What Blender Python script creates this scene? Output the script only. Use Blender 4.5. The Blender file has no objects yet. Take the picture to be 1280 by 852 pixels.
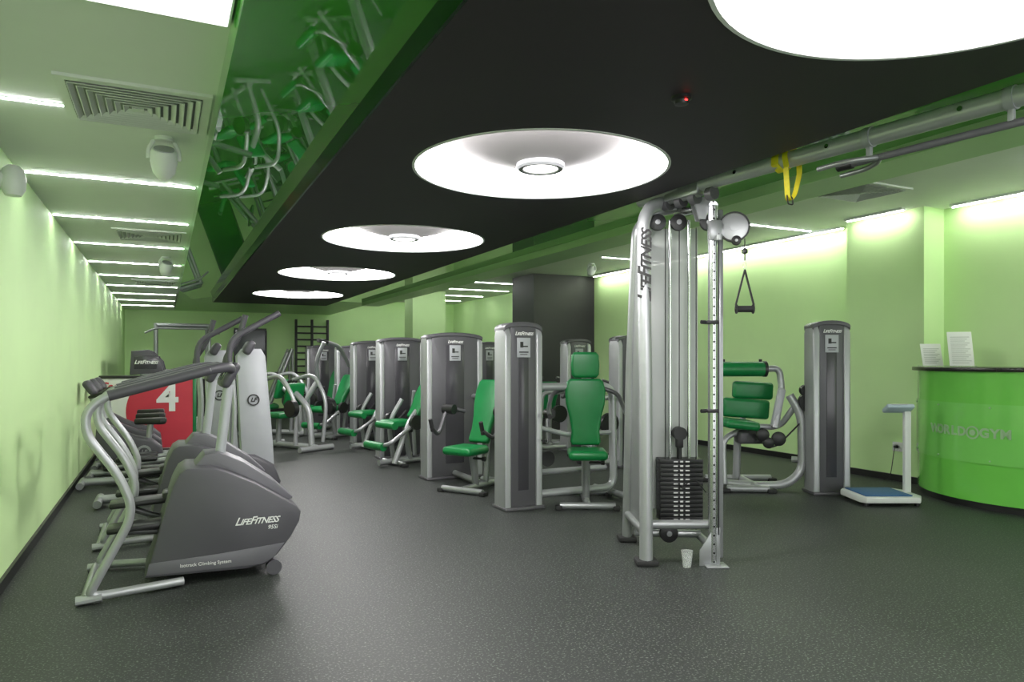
import bpy, bmesh, math, random
from mathutils import Vector, Matrix
random.seed(4)
S = bpy.context.scene
C = S.collection
PI = math.pi
def R(d): return math.radians(d)
def T(x, y, z=0): return Matrix.Translation((x, y, z))
def RZ(d): return Matrix.Rotation(R(d), 4, 'Z')
def RX(d): return Matrix.Rotation(R(d), 4, 'X')
def RY(d): return Matrix.Rotation(R(d), 4, 'Y')

# ------------------------------------------------------------------ materials
def mat(name, col, rough=.5, metal=0., es=0., ecol=None, var=0., scale=6., bump=0., ior=None, alpha=None, coat=0., trans=0.):
    m = bpy.data.materials.new(name); m.use_nodes = True
    n = m.node_tree.nodes; l = m.node_tree.links
    b = n['Principled BSDF']
    b.inputs['Roughness'].default_value = rough
    b.inputs['Metallic'].default_value = metal
    c = (*col, 1)
    b.inputs['Base Color'].default_value = c
    if var or bump:
        tc = n.new('ShaderNodeTexCoord'); nz = n.new('ShaderNodeTexNoise')
        nz.inputs['Scale'].default_value = scale; nz.inputs['Detail'].default_value = 3
        l.new(tc.outputs['Object'], nz.inputs['Vector'])
        if var:
            rp = n.new('ShaderNodeValToRGB')
            rp.color_ramp.elements[0].position = .3; rp.color_ramp.elements[1].position = .7
            rp.color_ramp.elements[0].color = (*[x*(1-var) for x in col], 1)
            rp.color_ramp.elements[1].color = (*[min(1, x*(1+var)) for x in col], 1)
            l.new(nz.outputs['Fac'], rp.inputs['Fac']); l.new(rp.outputs['Color'], b.inputs['Base Color'])
        if bump:
            bp = n.new('ShaderNodeBump'); bp.inputs['Strength'].default_value = bump
            bp.inputs['Distance'].default_value = .01
            l.new(nz.outputs['Fac'], bp.inputs['Height']); l.new(bp.outputs['Normal'], b.inputs['Normal'])
    if es:
        b.inputs['Emission Color'].default_value = (*(ecol or col), 1)
        b.inputs['Emission Strength'].default_value = es
    if ior: b.inputs['IOR'].default_value = ior
    if alpha is not None: b.inputs['Alpha'].default_value = alpha
    if coat: b.inputs['Coat Weight'].default_value = coat; b.inputs['Coat Roughness'].default_value = .05
    if trans: b.inputs['Transmission Weight'].default_value = trans
    return m

M_wall = mat('green_paint', (.66, .90, .45), .6, var=.03, scale=1.5, bump=.02)
M_ceil = mat('ceiling_paint', (.76, .78, .76), .7, var=.02, scale=2)
M_ceilR = mat('ceiling_paint_right', (.78, .82, .76), .7, var=.02, scale=2)
M_lip = mat('green_lip', (.44, .66, .34), .35, var=.02)
M_gloss = mat('green_stretch_ceiling', (.055, .32, .03), .012, var=.02, ior=2.1)
M_glossR = mat('green_stretch_ceiling_right', (.12, .44, .07), .02, var=.02, ior=1.8)
M_black = mat('black_soffit', (.030, .022, .030), .6, var=.05, scale=2)
M_base = mat('black_skirting', (.012, .012, .012), .4, var=.05)
M_dkcol = mat('charcoal_column', (.035, .033, .038), .5, var=.04)
M_silver = mat('silver_paint', (.34, .35, .36), .3, .5, var=.03)
M_chrome = mat('chrome', (.70, .71, .72), .12, 1., var=.02)
M_lsilver = mat('light_silver', (.40, .41, .425), .35, .4, var=.03)
M_mast = mat('mast_grey', (.42, .43, .46), .4, .1, var=.03)
M_char = mat('charcoal_shroud', (.10, .098, .108), .38, .2, var=.06, scale=3)
M_char2 = mat('dark_window', (.052, .050, .058), .2, var=.04)
M_body = mat('grey_plastic', (.078, .074, .088), .45, var=.04, scale=4)
M_body2 = mat('grey_plastic_light', (.13, .125, .145), .42, var=.04, scale=4)
M_blk = mat('black_plastic', (.014, .014, .015), .4, var=.06)
M_rub = mat('black_rubber', (.02, .02, .021), .75, var=.06)
M_pad = mat('green_vinyl', (.004, .18, .045), .38, var=.06, scale=12, bump=.05)
M_white = mat('white_plastic', (.72, .74, .72), .4, var=.02)
M_txt = mat('white_print', (.8, .8, .8), .5, var=.01)
M_paper = mat('paper', (.80, .82, .78), .8, var=.02)
M_ink = mat('dark_ink', (.03, .03, .03), .7, var=.02)
M_red = mat('red_print', (.58, .035, .06), .5, var=.03)
M_yel = mat('yellow_webbing', (.85, .72, .02), .6, var=.08, scale=40)
M_blue = mat('blue_mat', (.035, .12, .29), .6, var=.1, scale=60)
M_bluegrey = mat('blue_grey_plastic', (.45, .54, .62), .4, var=.03)
M_desk = mat('green_desk_gloss', (.18, .62, .09), .18, var=.02, coat=.4)
M_acryl = mat('green_acrylic', (.22, .66, .13), .08, var=.02, coat=.7)
M_lett = mat('grey_green_letter', (.36, .56, .31), .3, var=.02)
M_top = mat('black_counter', (.015, .013, .014), .25, var=.1, scale=20)
M_cup = mat('clear_plastic', (.9, .93, .92), .08, alpha=.28, trans=.3, var=.01)
M_frost = mat('frosted_sheet', (.66, .69, .67), .3, alpha=.9, var=.02)
M_glow = mat('cove_glow', (1, 1, 1), .6, es=15, ecol=(1, .97, .98), var=.01)
M_cone = mat('cove_fabric', (.215, .205, .205), .6, es=.05, ecol=(1, .97, .95), var=.01)
M_lens = mat('lamp_lens', (1, 1, 1), .5, es=4, ecol=(1, .98, .95), var=.01)
M_led = mat('led_strip', (1, 1, 1), .5, es=48, ecol=(.97, 1, .97), var=.01)
M_wash = mat('wall_wash_strip', (1, 1, 1), .5, es=38, ecol=(1, 1, .94), var=.01)
M_panel = mat('light_panel', (1, 1, 1), .5, es=1.2, ecol=(.98, 1, .98), var=.01)
M_redled = mat('red_led', (1, .02, .02), .4, es=6, ecol=(1, .02, .02), var=.01)
M_glass = mat('dark_glass', (.02, .03, .03), .08, var=.02)
M_gprint = mat('grey_print', (.35, .37, .33), .8, var=.02)
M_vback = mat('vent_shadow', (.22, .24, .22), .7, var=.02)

def floor_mat():
    m = bpy.data.materials.new('rubber_floor'); m.use_nodes = True
    n = m.node_tree.nodes; l = m.node_tree.links; b = n['Principled BSDF']
    tc = n.new('ShaderNodeTexCoord')
    a = n.new('ShaderNodeTexNoise'); a.inputs['Scale'].default_value = 92; a.inputs['Detail'].default_value = 3
    r = n.new('ShaderNodeValToRGB'); r.color_ramp.elements[0].position = .56; r.color_ramp.elements[1].position = .68
    r.color_ramp.elements[0].color = (.040, .044, .042, 1); r.color_ramp.elements[1].color = (.19, .21, .19, 1)
    g = n.new('ShaderNodeTexNoise'); g.inputs['Scale'].default_value = .8; g.inputs['Detail'].default_value = 3
    mx = n.new('ShaderNodeMix'); mx.data_type = 'RGBA'; mx.blend_type = 'MULTIPLY'; mx.inputs[0].default_value = .3
    l.new(tc.outputs['Object'], a.inputs['Vector']); l.new(tc.outputs['Object'], g.inputs['Vector'])
    l.new(a.outputs['Fac'], r.inputs['Fac']); l.new(r.outputs['Color'], mx.inputs[6]); l.new(g.outputs['Fac'], mx.inputs[7])
    l.new(mx.outputs[2], b.inputs['Base Color']); b.inputs['Roughness'].default_value = .5
    b.inputs['IOR'].default_value = 1.38
    bp = n.new('ShaderNodeBump'); bp.inputs['Strength'].default_value = .2; bp.inputs['Distance'].default_value = .004
    l.new(a.outputs['Fac'], bp.inputs['Height']); l.new(bp.outputs['Normal'], b.inputs['Normal'])
    return m
M_floor = floor_mat()
def perf_mat(xc):
    m = bpy.data.materials.new('perforated_chrome'); m.use_nodes = True
    n = m.node_tree.nodes; l = m.node_tree.links; b = n['Principled BSDF']
    tc = n.new('ShaderNodeTexCoord'); sp = n.new('ShaderNodeSeparateXYZ'); l.new(tc.outputs['Object'], sp.inputs[0])
    def mth(op, a, v=None):
        q = n.new('ShaderNodeMath'); q.operation = op
        if hasattr(a, 'node'): l.new(a, q.inputs[0])
        else: q.inputs[0].default_value = a
        if v is not None:
            if hasattr(v, 'node'): l.new(v, q.inputs[1])
            else: q.inputs[1].default_value = v
        return q.outputs[0]
    z = mth('ABSOLUTE', mth('SUBTRACT', mth('FRACT', mth('MULTIPLY', sp.outputs[2], 18.)), .5))
    zz = mth('MULTIPLY', z, 1/18.)
    xx = mth('ABSOLUTE', mth('SUBTRACT', sp.outputs[0], xc))
    d = mth('ADD', mth('MULTIPLY', zz, zz), mth('MULTIPLY', xx, xx))
    k = mth('LESS_THAN', d, .0065**2)
    mx = n.new('ShaderNodeMix'); mx.data_type = 'RGBA'; mx.inputs[6].default_value = (.55, .56, .57, 1); mx.inputs[7].default_value = (.03, .03, .03, 1)
    l.new(k, mx.inputs[0]); l.new(mx.outputs[2], b.inputs['Base Color']); b.inputs['Metallic'].default_value = .9; b.inputs['Roughness'].default_value = .22
    return m

# ------------------------------------------------------------------ mesh builder
def rounded(pts, fl, n=6, closed=False):
    if fl <= 0: return [Vector(p) for p in pts]
    P = [Vector(p) for p in pts]; out = []
    N = len(P)
    for i in range(N):
        if not closed and i in (0, N-1): out.append(P[i]); continue
        a, b, c = P[i-1], P[i], P[(i+1) % N]
        d1 = (a-b); d2 = (c-b)
        f = min(fl, d1.length*.49, d2.length*.49)
        s = b+d1.normalized()*f; e = b+d2.normalized()*f
        for k in range(n+1):
            t = k/n; out.append(s*(1-t)**2+b*2*t*(1-t)+e*t*t)
    return out

class MB:
    def __init__(s, M=None): s.bm = bmesh.new(); s.M = M or Matrix()
    def add(s, vs, fs, M=None):
        X = s.M @ M if M is not None else s.M
        v = [s.bm.verts.new(X @ Vector(p)) for p in vs]
        for f in fs:
            try: s.bm.faces.new([v[i] for i in f])
            except Exception: pass
        return s
    def merge(s, t, M=None):
        t.verts.index_update()
        s.add([v.co.copy() for v in t.verts], [[v.index for v in f.verts] for f in t.faces], M); t.free(); return s
    def box(s, c, d, bev=0, seg=2, rot=None, tap=1.):
        t = bmesh.new(); bmesh.ops.create_cube(t, size=1)
        for v in t.verts:
            k = tap if v.co.z > 0 else 1
            v.co = Vector((v.co.x*d[0]*k, v.co.y*d[1]*k, v.co.z*d[2]))
        if bev: bmesh.ops.bevel(t, geom=t.edges[:]+t.verts[:], offset=min(bev, min(d)*.48), segments=seg, profile=.5, affect='EDGES')
        M = T(*c)
        if rot: M = M @ RZ(rot[2]) @ RY(rot[1]) @ RX(rot[0])
        return s.merge(t, M)
    def prism(s, prof, axis, lo, hi, bev=0, M=None, seg=2):
        t = bmesh.new()
        def P(a, b, h): return {'x': (h, a, b), 'y': (a, h, b), 'z': (a, b, h)}[axis]
        A = [t.verts.new(P(a, b, lo)) for a, b in prof]; B = [t.verts.new(P(a, b, hi)) for a, b in prof]
        n = len(prof); f1 = t.faces.new(A); f2 = t.faces.new(B[::-1])
        for i in range(n): t.faces.new((A[i], B[i], B[(i+1) % n], A[(i+1) % n]))
        bmesh.ops.recalc_face_normals(t, faces=t.faces[:])
        if bev:
            es = list(set(list(f1.edges)+list(f2.edges)))
            bmesh.ops.bevel(t, geom=es, offset=bev, segments=seg, profile=.5, affect='EDGES')
        return s.merge(t, M)
    def tube(s, pts, r, fl=0., seg=10, closed=False, r2=None, up=None):
        P = rounded(pts, fl, closed=closed); n = len(P); vs = []; fs = []
        prev = None
        for i, p in enumerate(P):
            if closed: t = (P[(i+1) % n]-P[i-1])
            else: t = (P[min(i+1, n-1)]-P[max(i-1, 0)])
            t = t.normalized() if t.length > 1e-9 else Vector((0, 0, 1))
            if prev is None:
                u = Vector(up) if up else (Vector((0, 0, 1)) if abs(t.z) < .9 else Vector((1, 0, 0)))
            else: u = prev
            a = (u-t*u.dot(t)).normalized(); prev = a; b = t.cross(a)
            rr = r if not isinstance(r, list) else r[0]+(r[1]-r[0])*i/max(1, n-1)
            for k in range(seg):
                q = 2*PI*k/seg
                vs.append(p+a*math.cos(q)*rr+b*math.sin(q)*((r2 or rr)))
        m = n if closed else n-1
        for i in range(m):
            for k in range(seg):
                j = (i+1) % n
                fs.append((i*seg+k, i*seg+(k+1) % seg, j*seg+(k+1) % seg, j*seg+k))
        if not closed: fs.append(tuple(range(seg))[::-1]); fs.append(tuple(range((n-1)*seg, n*seg)))
        return s.add(vs, fs)
    def cyl(s, a, b, r, seg=20): return s.tube([a, b], r, seg=seg)
    def lathe(s, prof, c=(0, 0, 0), seg=32, M=None, close=False):
        vs = []; fs = []; n = len(prof)
        for k in range(seg):
            q = 2*PI*k/seg
            for r, z in prof: vs.append((c[0]+r*math.cos(q), c[1]+r*math.sin(q), c[2]+z))
        for k in range(seg):
            k2 = (k+1) % seg
            for i in range(n-1 if not close else n):
                j = (i+1) % n
                fs.append((k*n+i, k2*n+i, k2*n+j, k*n+j))
        return s.add(vs, fs, M)
    def text(s, body, size, M, ext=.0015, shear=0., off=0., caps=False):
        cu = bpy.data.curves.new('t', 'FONT'); cu.body = body; cu.size = size; cu.extrude = ext
        cu.align_x = 'CENTER'; cu.align_y = 'CENTER'; cu.shear = shear; cu.offset = off; cu.resolution_u = 3
        if caps:
            cu.small_caps_scale = .78; cu.space_character = .92
            for bf in cu.body_format: bf.use_small_caps = True
        o = bpy.data.objects.new('t', cu); C.objects.link(o); bpy.context.view_layer.update()
        me = bpy.data.meshes.new_from_object(o.evaluated_get(bpy.context.evaluated_depsgraph_get()))
        s.add([v.co.copy() for v in me.vertices], [list(p.vertices) for p in me.polygons], M)
        bpy.data.objects.remove(o); bpy.data.meshes.remove(me); return s
    def build(s, name, m, parent=None, label=None, loc=None, recalc=True, sharp=38):
        bm = s.bm
        bmesh.ops.remove_doubles(bm, verts=bm.verts[:], dist=1e-6)
        if recalc: bmesh.ops.recalc_face_normals(bm, faces=bm.faces[:])
        for f in bm.faces: f.smooth = True
        for e in bm.edges:
            if len(e.link_faces) == 2:
                if e.calc_face_angle(0) > R(sharp): e.smooth = False
        me = bpy.data.meshes.new(name); bm.to_mesh(me); bm.free(); me.materials.append(m)
        o = bpy.data.objects.new(name, me); C.objects.link(o)
        if parent: o.parent = parent
        if label: o['label'] = label
        return o
def tag(o, label, cat, group=None):
    o['label'] = label; o['category'] = cat
    if group: o['group'] = group
    return o
def struct(o): o['kind'] = 'structure'; return o
def thing(name, label, cat, loc=(0, 0, 0), rz=0, group=None):
    o = bpy.data.objects.new(name, None); C.objects.link(o); o.empty_display_size = .1
    o.location = loc; o.rotation_euler = (0, 0, R(rz)); return tag(o, label, cat, group)
def dup(root, loc, label, rz=None, group=None):
    r = root.copy(); C.objects.link(r); r.location = loc; r['label'] = label
    if rz is not None: r.rotation_euler = (0, 0, R(rz))
    if group: r['group'] = group
    for ch in list(root.children):
        c = ch.copy(); C.objects.link(c); c.parent = r
        for g in list(ch.children):
            d = g.copy(); C.objects.link(d); d.parent = c
    return r
FACE_Y = RX(90)
ORD = ['first', 'second', 'third', 'fourth', 'fifth', 'sixth', 'seventh', 'eighth', 'ninth', 'tenth', 'eleventh', 'twelfth', 'thirteenth', 'fourteenth']

# ------------------------------------------------------------------ setting
XL, XR, YN, YF = -.83, 7.43, -3., 19.
ZL, ZS, ZR = 2.5, 2.375, 2.9
X0, X1, X2, X3, X4 = .215, .816, 2.884, 3.6, 3.95
YS = 14.3
def sbox(name, a, b, m):
    mb = MB(); c = [(a[i]+b[i])/2 for i in range(3)]; d = [abs(b[i]-a[i]) for i in range(3)]
    mb.box(c, d); return struct(mb.build(name, m))
sbox('floor', (XL-.2, YN-.2, -.15), (XR+.2, YF+.2, 0), M_floor)
sbox('wall_left', (XL-.2, YN, 0), (XL, YF, 3.1), M_wall)
sbox('wall_right', (XR, YN, 0), (XR+.2, YF, 3.1), M_wall)
sbox('wall_far', (XL-.2, YF, 0), (XR+.2, YF+.2, 3.1), M_wall)
sbox('wall_right_pier', (7.1, 4.77, 0), (XR, 5.70, ZR), M_wall)
sbox('wall_right_dark_column', (6.12, 11.6, 0), (XR, 12.5, ZR), M_dkcol)
sbox('wall_far_pier', (5.1, 15.6, 0), (5.9, 16.2, ZR), M_wall)
sbox('baseboard_left', (XL, YN, 0), (XL+.02, YF, .07), M_base)
sbox('baseboard_right', (XR-.02, 5.7, 0), (XR, 11.6, .07), M_base)
sbox('baseboard_pier', (7.08, 4.75, 0), (7.1, 5.72, .07), M_base)
sbox('baseboard_far', (XL, YF-.02, 0), (XR, YF, .07), M_base)
sbox('ceiling_left', (XL, YN, ZL), (X0+.02, YF, ZL+.1), M_ceil)
sbox('ceiling_far', (X0, YS, ZL), (X4, YF, ZL+.1), M_lip)
sbox('ceiling_right', (X4, YN, ZR), (XR, YF, ZR+.1), M_ceilR)
sbox('ceiling_upper', (X0, YN, 3.0), (X4, YF, 3.1), M_black)
g = MB(); pl = [(X0, YN), (X1, YN), (X1, YS), (X0+.25, YS), (X0, YS-2.2)]; n_ = len(pl)
g.add([(x, y, 2.375+(x-X0)*.17) for x, y in pl]+[(x, y, 2.60) for x, y in pl], [tuple(range(n_)), tuple(range(n_, 2*n_))]+[(i, (i+1) % n_, n_+(i+1) % n_, n_+i) for i in range(n_)])
struct(g.build('ceiling_gloss_left', M_gloss))
sbox('ceiling_gloss_far_fill', (X0+.02, YS-2.2, ZL), (X1, YS, ZL+.1), M_lip)
sbox('ceiling_gloss_right', (X2, YN, ZL-.03), (X3, YS, ZL+.03), M_glossR)
sbox('trim_1', (X3, YN, ZL-.10), (X4, YS, ZR+.05), M_lip)
sbox('trim_2', (X1-.012, YN, ZS+.001), (X1, YS, 2.55), mat('dark_green_fascia', (.006, .03, .006), .15, var=.02))
ctr = [(1.92, 1.10), (1.91, 3.54), (1.93, 6.14), (1.95, 8.95), (1.98, 12.0)]
ys = [-.2, 2.32, 4.84, 7.5, 10.45, YS]; RC = .715
g = MB()
def quad(a, b, c, d): g.add([a, b, c, d], [(0, 1, 2, 3)])
for (cx, cy), y0, y1 in zip(ctr, ys[:-1], ys[1:]):
    angs = [2*PI*k/72 for k in range(72)]
    for (qx, qy) in ((X1, y0), (X2, y0), (X2, y1), (X1, y1)): angs.append(math.atan2(qy-cy, qx-cx) % (2*PI))
    angs = sorted(angs)
    def edge(a):
        dx, dy = math.cos(a), math.sin(a); t = 1e9
        if dx > 1e-9: t = min(t, (X2-cx)/dx)
        if dx < -1e-9: t = min(t, (X1-cx)/dx)
        if dy > 1e-9: t = min(t, (y1-cy)/dy)
        if dy < -1e-9: t = min(t, (y0-cy)/dy)
        return (cx+dx*t, cy+dy*t, ZS)
    for i in range(len(angs)):
        a, b = angs[i], angs[(i+1) % len(angs)]
        quad((cx+RC*math.cos(a), cy+RC*math.sin(a), ZS), edge(a), edge(b), (cx+RC*math.cos(b), cy+RC*math.sin(b), ZS))
quad((X1, YN, ZS), (X2, YN, ZS), (X2, ys[0], ZS), (X1, ys[0], ZS))
quad((X1, YN, ZS), (X1, YS, ZS), (X1, YS, 3.0), (X1, YN, 3.0))
quad((X2, YN, ZS), (X2, YS, ZS), (X2, YS, 3.0), (X2, YN, 3.0))
quad((X1, YS, ZS), (X2, YS, ZS), (X2, YS, 3.0), (X1, YS, 3.0))
struct(g.build('ceiling_soffit', M_black, recalc=False))
def fwin(name, x0, x1, z0, z1, y=YF):
    mb = MB(); mb.box(((x0+x1)/2, y-.03, (z0+z1)/2), (x1-x0, .05, z1-z0)); o = struct(mb.build(name, M_glass))
    f = MB()
    for (a, b, c, d) in ((x0-.03, x1+.03, z1, z1+.05), (x0-.03, x1+.03, z0-.04, z0), (x0-.04, x0, z0, z1), (x1, x1+.04, z0, z1)):
        f.box(((a+b)/2, y-.04, (c+d)/2), (b-a, .08, d-c))
    f.build('window_frame', M_base, o)
fwin('window_1', 6.1, 6.9, .9, 2.2)
fwin('door_1', 1.6, 2.3, .05, 2.05)

# ------------------------------------------------------------------ ceiling fittings
dl = ['huge round recessed ceiling light nearest the camera, cut by the top edge', 'large round recessed ceiling light left of the tall cable machine, second from the camera',
      'round recessed ceiling light in the black soffit, third from the camera', 'round recessed ceiling light in the black soffit, fourth from the camera',
      'smallest and farthest round recessed ceiling light of the black soffit']
first = None
for i, (cx, cy) in enumerate(ctr):
    if first is None:
        t = thing('recessed_ceiling_light', dl[i], 'ceiling light', (cx, cy, ZS), 0, 'round lights in the black soffit'); first = t
        MB().lathe([(RC, 0), (RC+.01, .20)], seg=72).build('cove_wall', M_glow, t, 'glowing white side wall', recalc=False)
        MB().lathe([(RC+.01, .20), (.5, .125), (.3, .07), (.13, .03)], seg=36).build('cone_shade', M_cone, t, 'pale fabric cone', recalc=False)
        d = MB(); d.lathe([(.135, .035), (.138, .010), (.125, -.002), (.10, .0), (.095, .01), (.1, .035)], seg=40, close=True); d = d.build('downlight_ring', M_lsilver, t, 'silver ring in the middle')
        MB().lathe([(.0, .006), (.096, .006), (.096, .015), (0, .015)], seg=32).build('lens', M_lens, d)
        MB().lathe([(RC-.012, -.004), (RC+.004, -.004), (RC+.004, .01), (RC-.012, .01)], seg=72, close=True).build('rim', M_white, t)
    else: dup(first, (cx, cy, ZS), dl[i])
    L = bpy.data.lights.new('dome_lamp', 'AREA'); L.shape = 'DISK'; L.size = .18; L.energy = 20; L.color = (1, .98, .95)
    o = bpy.data.objects.new('dome_lamp', L); C.objects.link(o); o.location = (cx, cy, ZS-.004)

def led(x0, x1, y, z, label, grp):
    t = thing('strip_light', label, 'strip light', ((x0+x1)/2, y, z), 0, grp); h = (x1-x0)/2
    MB().box((0, 0, -.001), (2*h, .018, .008)).build('channel', M_white, t)
    MB().box((0, 0, -.007), (2*h-.01, .012, .004)).build('diffuser', M_led, t)
yl = [3.93, 5.41, 6.9, 8.42, 9.95, 11.45, 12.95, 14.45, 15.95, 17.45]
for i, y in enumerate(yl):
    led(XL+.01, (-.42 if i == 0 else X0-.02), y, ZL, ('short white strip light running from the left wall to the big ceiling vent') if i == 0 else
        'thin white strip light across the left ceiling, %s one counting away from the big vent' % ORD[i-1], 'strip lights on the left ceiling')
yr = [3.25, 6.3, 9.3, 13.4, 14.9, 16.4, 17.9]
for i, y in enumerate(yr):
    led((6.1 if i < 3 else 4.2), 7.2, y, ZR, 'thin white strip light on the right ceiling, %s one from the camera' % ORD[i], 'strip lights on the right ceiling')
def wash(x, y0, y1, label, z=ZR):
    t = thing('wall_washer', label, 'strip light', (x, (y0+y1)/2, z), 0, 'strips washing the right wall'); h = y1-y0
    MB().box((0, 0, -.01), (.06, h, .03)).build('channel', M_white, t)
    MB().box((.012, 0, -.028), (.02, h-.02, .008)).build('diffuser', M_wash, t)
wash(7.28, 2.2, 4.6, 'glowing strip along the top of the right wall above the reception desk')
wash(6.96, 4.9, 5.6, 'short glowing strip along the top of the right wall pier')
wash(7.28, 5.9, 11.4, 'long glowing strip along the top of the right wall behind the machines')
t = thing('ceiling_panel_light', 'wide flat white light panel on the left ceiling at the top edge', 'ceiling light', (-.055, 2.06, ZL))
MB().box((0, 0, -.012), (.53, 1.28, .03), .005).build('housing', M_white, t)
MB().box((0, 0, -.028), (.51, 1.25, .006)).build('diffuser', M_panel, t)

def vent_mesh(t, w):
    fr = MB(); sl = MB()
    def ring(mb, a, b, z0, z1):
        V = [(-a, -a, z0), (a, -a, z0), (a, a, z0), (-a, a, z0), (-b, -b, z1), (b, -b, z1), (b, b, z1), (-b, b, z1)]
        mb.add(V, [(k, (k+1) % 4, 4+(k+1) % 4, 4+k) for k in range(4)])
    ring(fr, w/2, w/2-.04, -.014, -.016); ring(fr, w/2, w/2, 0, -.014)
    ring(fr, w/2-.04, w/2-.04, -.016, -.002)
    k = w/2-.045
    while k > .04:
        ring(sl, k, k-.022, -.022, -.004); ring(sl, k, k-.004, -.022, -.024); k -= .034
    sl.box((0, 0, -.018), (.05, .05, .006))
    fr.build('frame', M_white, t, recalc=False); sl.build('louvres', M_white, t, recalc=False)
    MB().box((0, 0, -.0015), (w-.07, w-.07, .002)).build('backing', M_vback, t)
v1 = thing('ceiling_vent', 'large square louvred air vent on the left ceiling nearest the camera', 'air vent', (-.11, 3.8, ZL), 0, 'ceiling vents'); vent_mesh(v1, .62)
dup(v1, (-.12, 7.66, ZL), 'square louvred vent in the left ceiling, second from the camera')
dup(v1, (-.12, 12.2, ZL), 'farthest small looking vent in the left ceiling')
dup(v1, (5.95, 4.62, ZR), 'square louvred vent in the right ceiling behind the yellow strap')
dup(v1, (5.2, 11.3, ZR), 'square louvred vent in the right ceiling near the dark column')

def spot(loc, label, rz=0, src=[None]):
    if src[0]: return dup(src[0], loc, label, rz)
    t = thing('ceiling_spotlight', label, 'ceiling spotlight', loc, rz, 'white swivel ceiling spotlights'); src[0] = t
    MB().lathe([(0, 0), (.05, 0), (.05, -.02), (0, -.025)], seg=24).build('mounting_plate', M_white, t)
    MB().tube([(-.05, 0, -.02), (-.075, 0, -.07), (-.075, 0, -.12)], .012, .03).tube([(.05, 0, -.02), (.075, 0, -.07), (.075, 0, -.12)], .012, .03).build('bracket', M_white, t)
    b = MB(T(0, 0, -.13) @ RX(35)); b.lathe([(0, -.10), (.03, -.095), (.055, -.06), (.068, 0), (.066, .05), (.058, .07), (.0, .07)], seg=28)
    b = b.build('housing', M_white, t)
    MB(T(0, 0, -.13) @ RX(35)).lathe([(0, .074), (.05, .074), (.052, .07)], seg=28).build('front_grille', M_lsilver, b)
    return t
spot((.0, 4.28, ZL), 'white swivel spotlight on the left ceiling just beyond the big vent')
spot((.02, 9.2, ZL), 'small white swivel spotlight farther along the left ceiling', 20)
spot((6.35, 10.0, ZR), 'white swivel spotlight on the right ceiling in front of the dark column', 120)
spot((4.6, 14.0, ZR), 'tiny white spotlight on the far right ceiling', 100)
t = thing('wall_speaker', 'white round speaker high on the left wall at the picture edge', 'speaker', (XL, 4.88, 2.32))
MB(RY(90)).lathe([(0, 0), (.05, 0), (.05, .03), (0, .03)], seg=24).build('mounting_plate', M_white, t)
b = MB(T(.06, 0, 0)); b.lathe([(0, -.09), (.04, -.085), (.06, -.05), (.065, .0), (.055, .06), (.03, .085), (0, .088)], seg=28); b.build('housing', M_white, t)
t = thing('smoke_detector', 'black smoke detector with a red light on the black soffit', 'smoke detector', (1.90, 2.31, ZS))
MB().lathe([(0, 0), (.042, 0), (.042, -.01), (.03, -.016), (.028, -.03), (.0, -.035)], seg=28).build('body', M_blk, t)
MB().box((.0, -.028, -.02), (.012, .01, .006), .002).build('indicator_lamp', M_redled, t)

# ------------------------------------------------------------------ cable crossover
t = thing('cable_crossover_machine', 'tall silver cable crossover tower with weight stack and long overhead beam', 'cable machine', (2.76, 3.70, 0), -25.5)
EM = T(2.76, 3.70, 0) @ RZ(-25.5); EI = EM.inverted()
copies = []
f = MB(); f.tube([(0.0, .0, .03), (.0, .02, 1.2), (.0, .10, 2.22), (.08, .2, 2.335), (.26, .3, 2.36)], .042, .10, 16, r2=.055); copies.append(f.build('front_upright', M_lsilver, t))
f = MB(); f.tube([(-.02, .60, .03), (-.01, .52, 1.2), (.0, .34, 2.20), (.10, .32, 2.30), (.26, .3, 2.33)], .034, .09, 14, r2=.05); copies.append(f.build('rear_upright', M_silver, t))
f = MB(); f.prism([(.03, .15), (.50, .15), (.42, 1.2), (.27, 2.15), (.16, 2.15), (.05, 1.2)], 'x', -.012, -.004, .002); copies.append(f.build('side_panel', M_silver, t))
f = MB(); f.tube([(.0, .02, .25), (.43, .02, .25)], .03, 0, 12).tube([(0, .05, .2), (-.02, .6, .2)], .028, 0, 12).tube([(-.01, .34, .12), (.43, .30, .12)], .026).tube([(.43, -.03, .10), (.43, .38, .10)], .026)
copies.append(f.build('base_frame', M_silver, t))
copies.append(MB().box((0, 0, .018), (.14, .13, .036), .012).build('rubber_foot', M_rub, t))
copies.append(MB().box((-.02, .6, .018), (.13, .13, .036), .012).build('rubber_foot', M_rub, t))
f = MB(); f.prism([(.33, .0), (.46, .0), (.46, .24), (.42, .24), (.33, .10)], 'y', -.045, -.033, .002); f.box((.43, -.04, .005), (.14, .12, .01), .003)
copies.append(f.build('foot_bracket', M_silver, t))
f = MB(); f.cyl((.42, -.02, .02), (.42, -.02, 2.28), .030, 18).tube([(.26, .3, 2.30), (.43, .12, 2.30), (.42, -.03, 2.28)], .03, .05)
copies.append(f.build('adjustment_column', perf_mat(.42), t, 'chrome column with a row of dark holes'))
f = MB(); f.box((.475, .02, 1.15), (.036, .05, 2.22), .008); copies.append(f.build('outer_rail', M_silver, t))
for z in (.98, 1.54): MB().box((.41, -.03, z), (.075, .07, .022), .006).cyl((.365, -.05, z), (.335, -.06, z), .012).build('cable_stop', M_blk, t)
f = MB(); f.box((.235, .43, 1.24), (.42, .008, 1.95), .003); copies.append(f.build('frosted_shroud', M_frost, t, 'pale translucent back sheet'))
for x in (.23, .36): copies.append(MB().cyl((x, .34, .18), (x, .34, 2.26), .011, 12).build('guide_rod', M_chrome, t))
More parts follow.
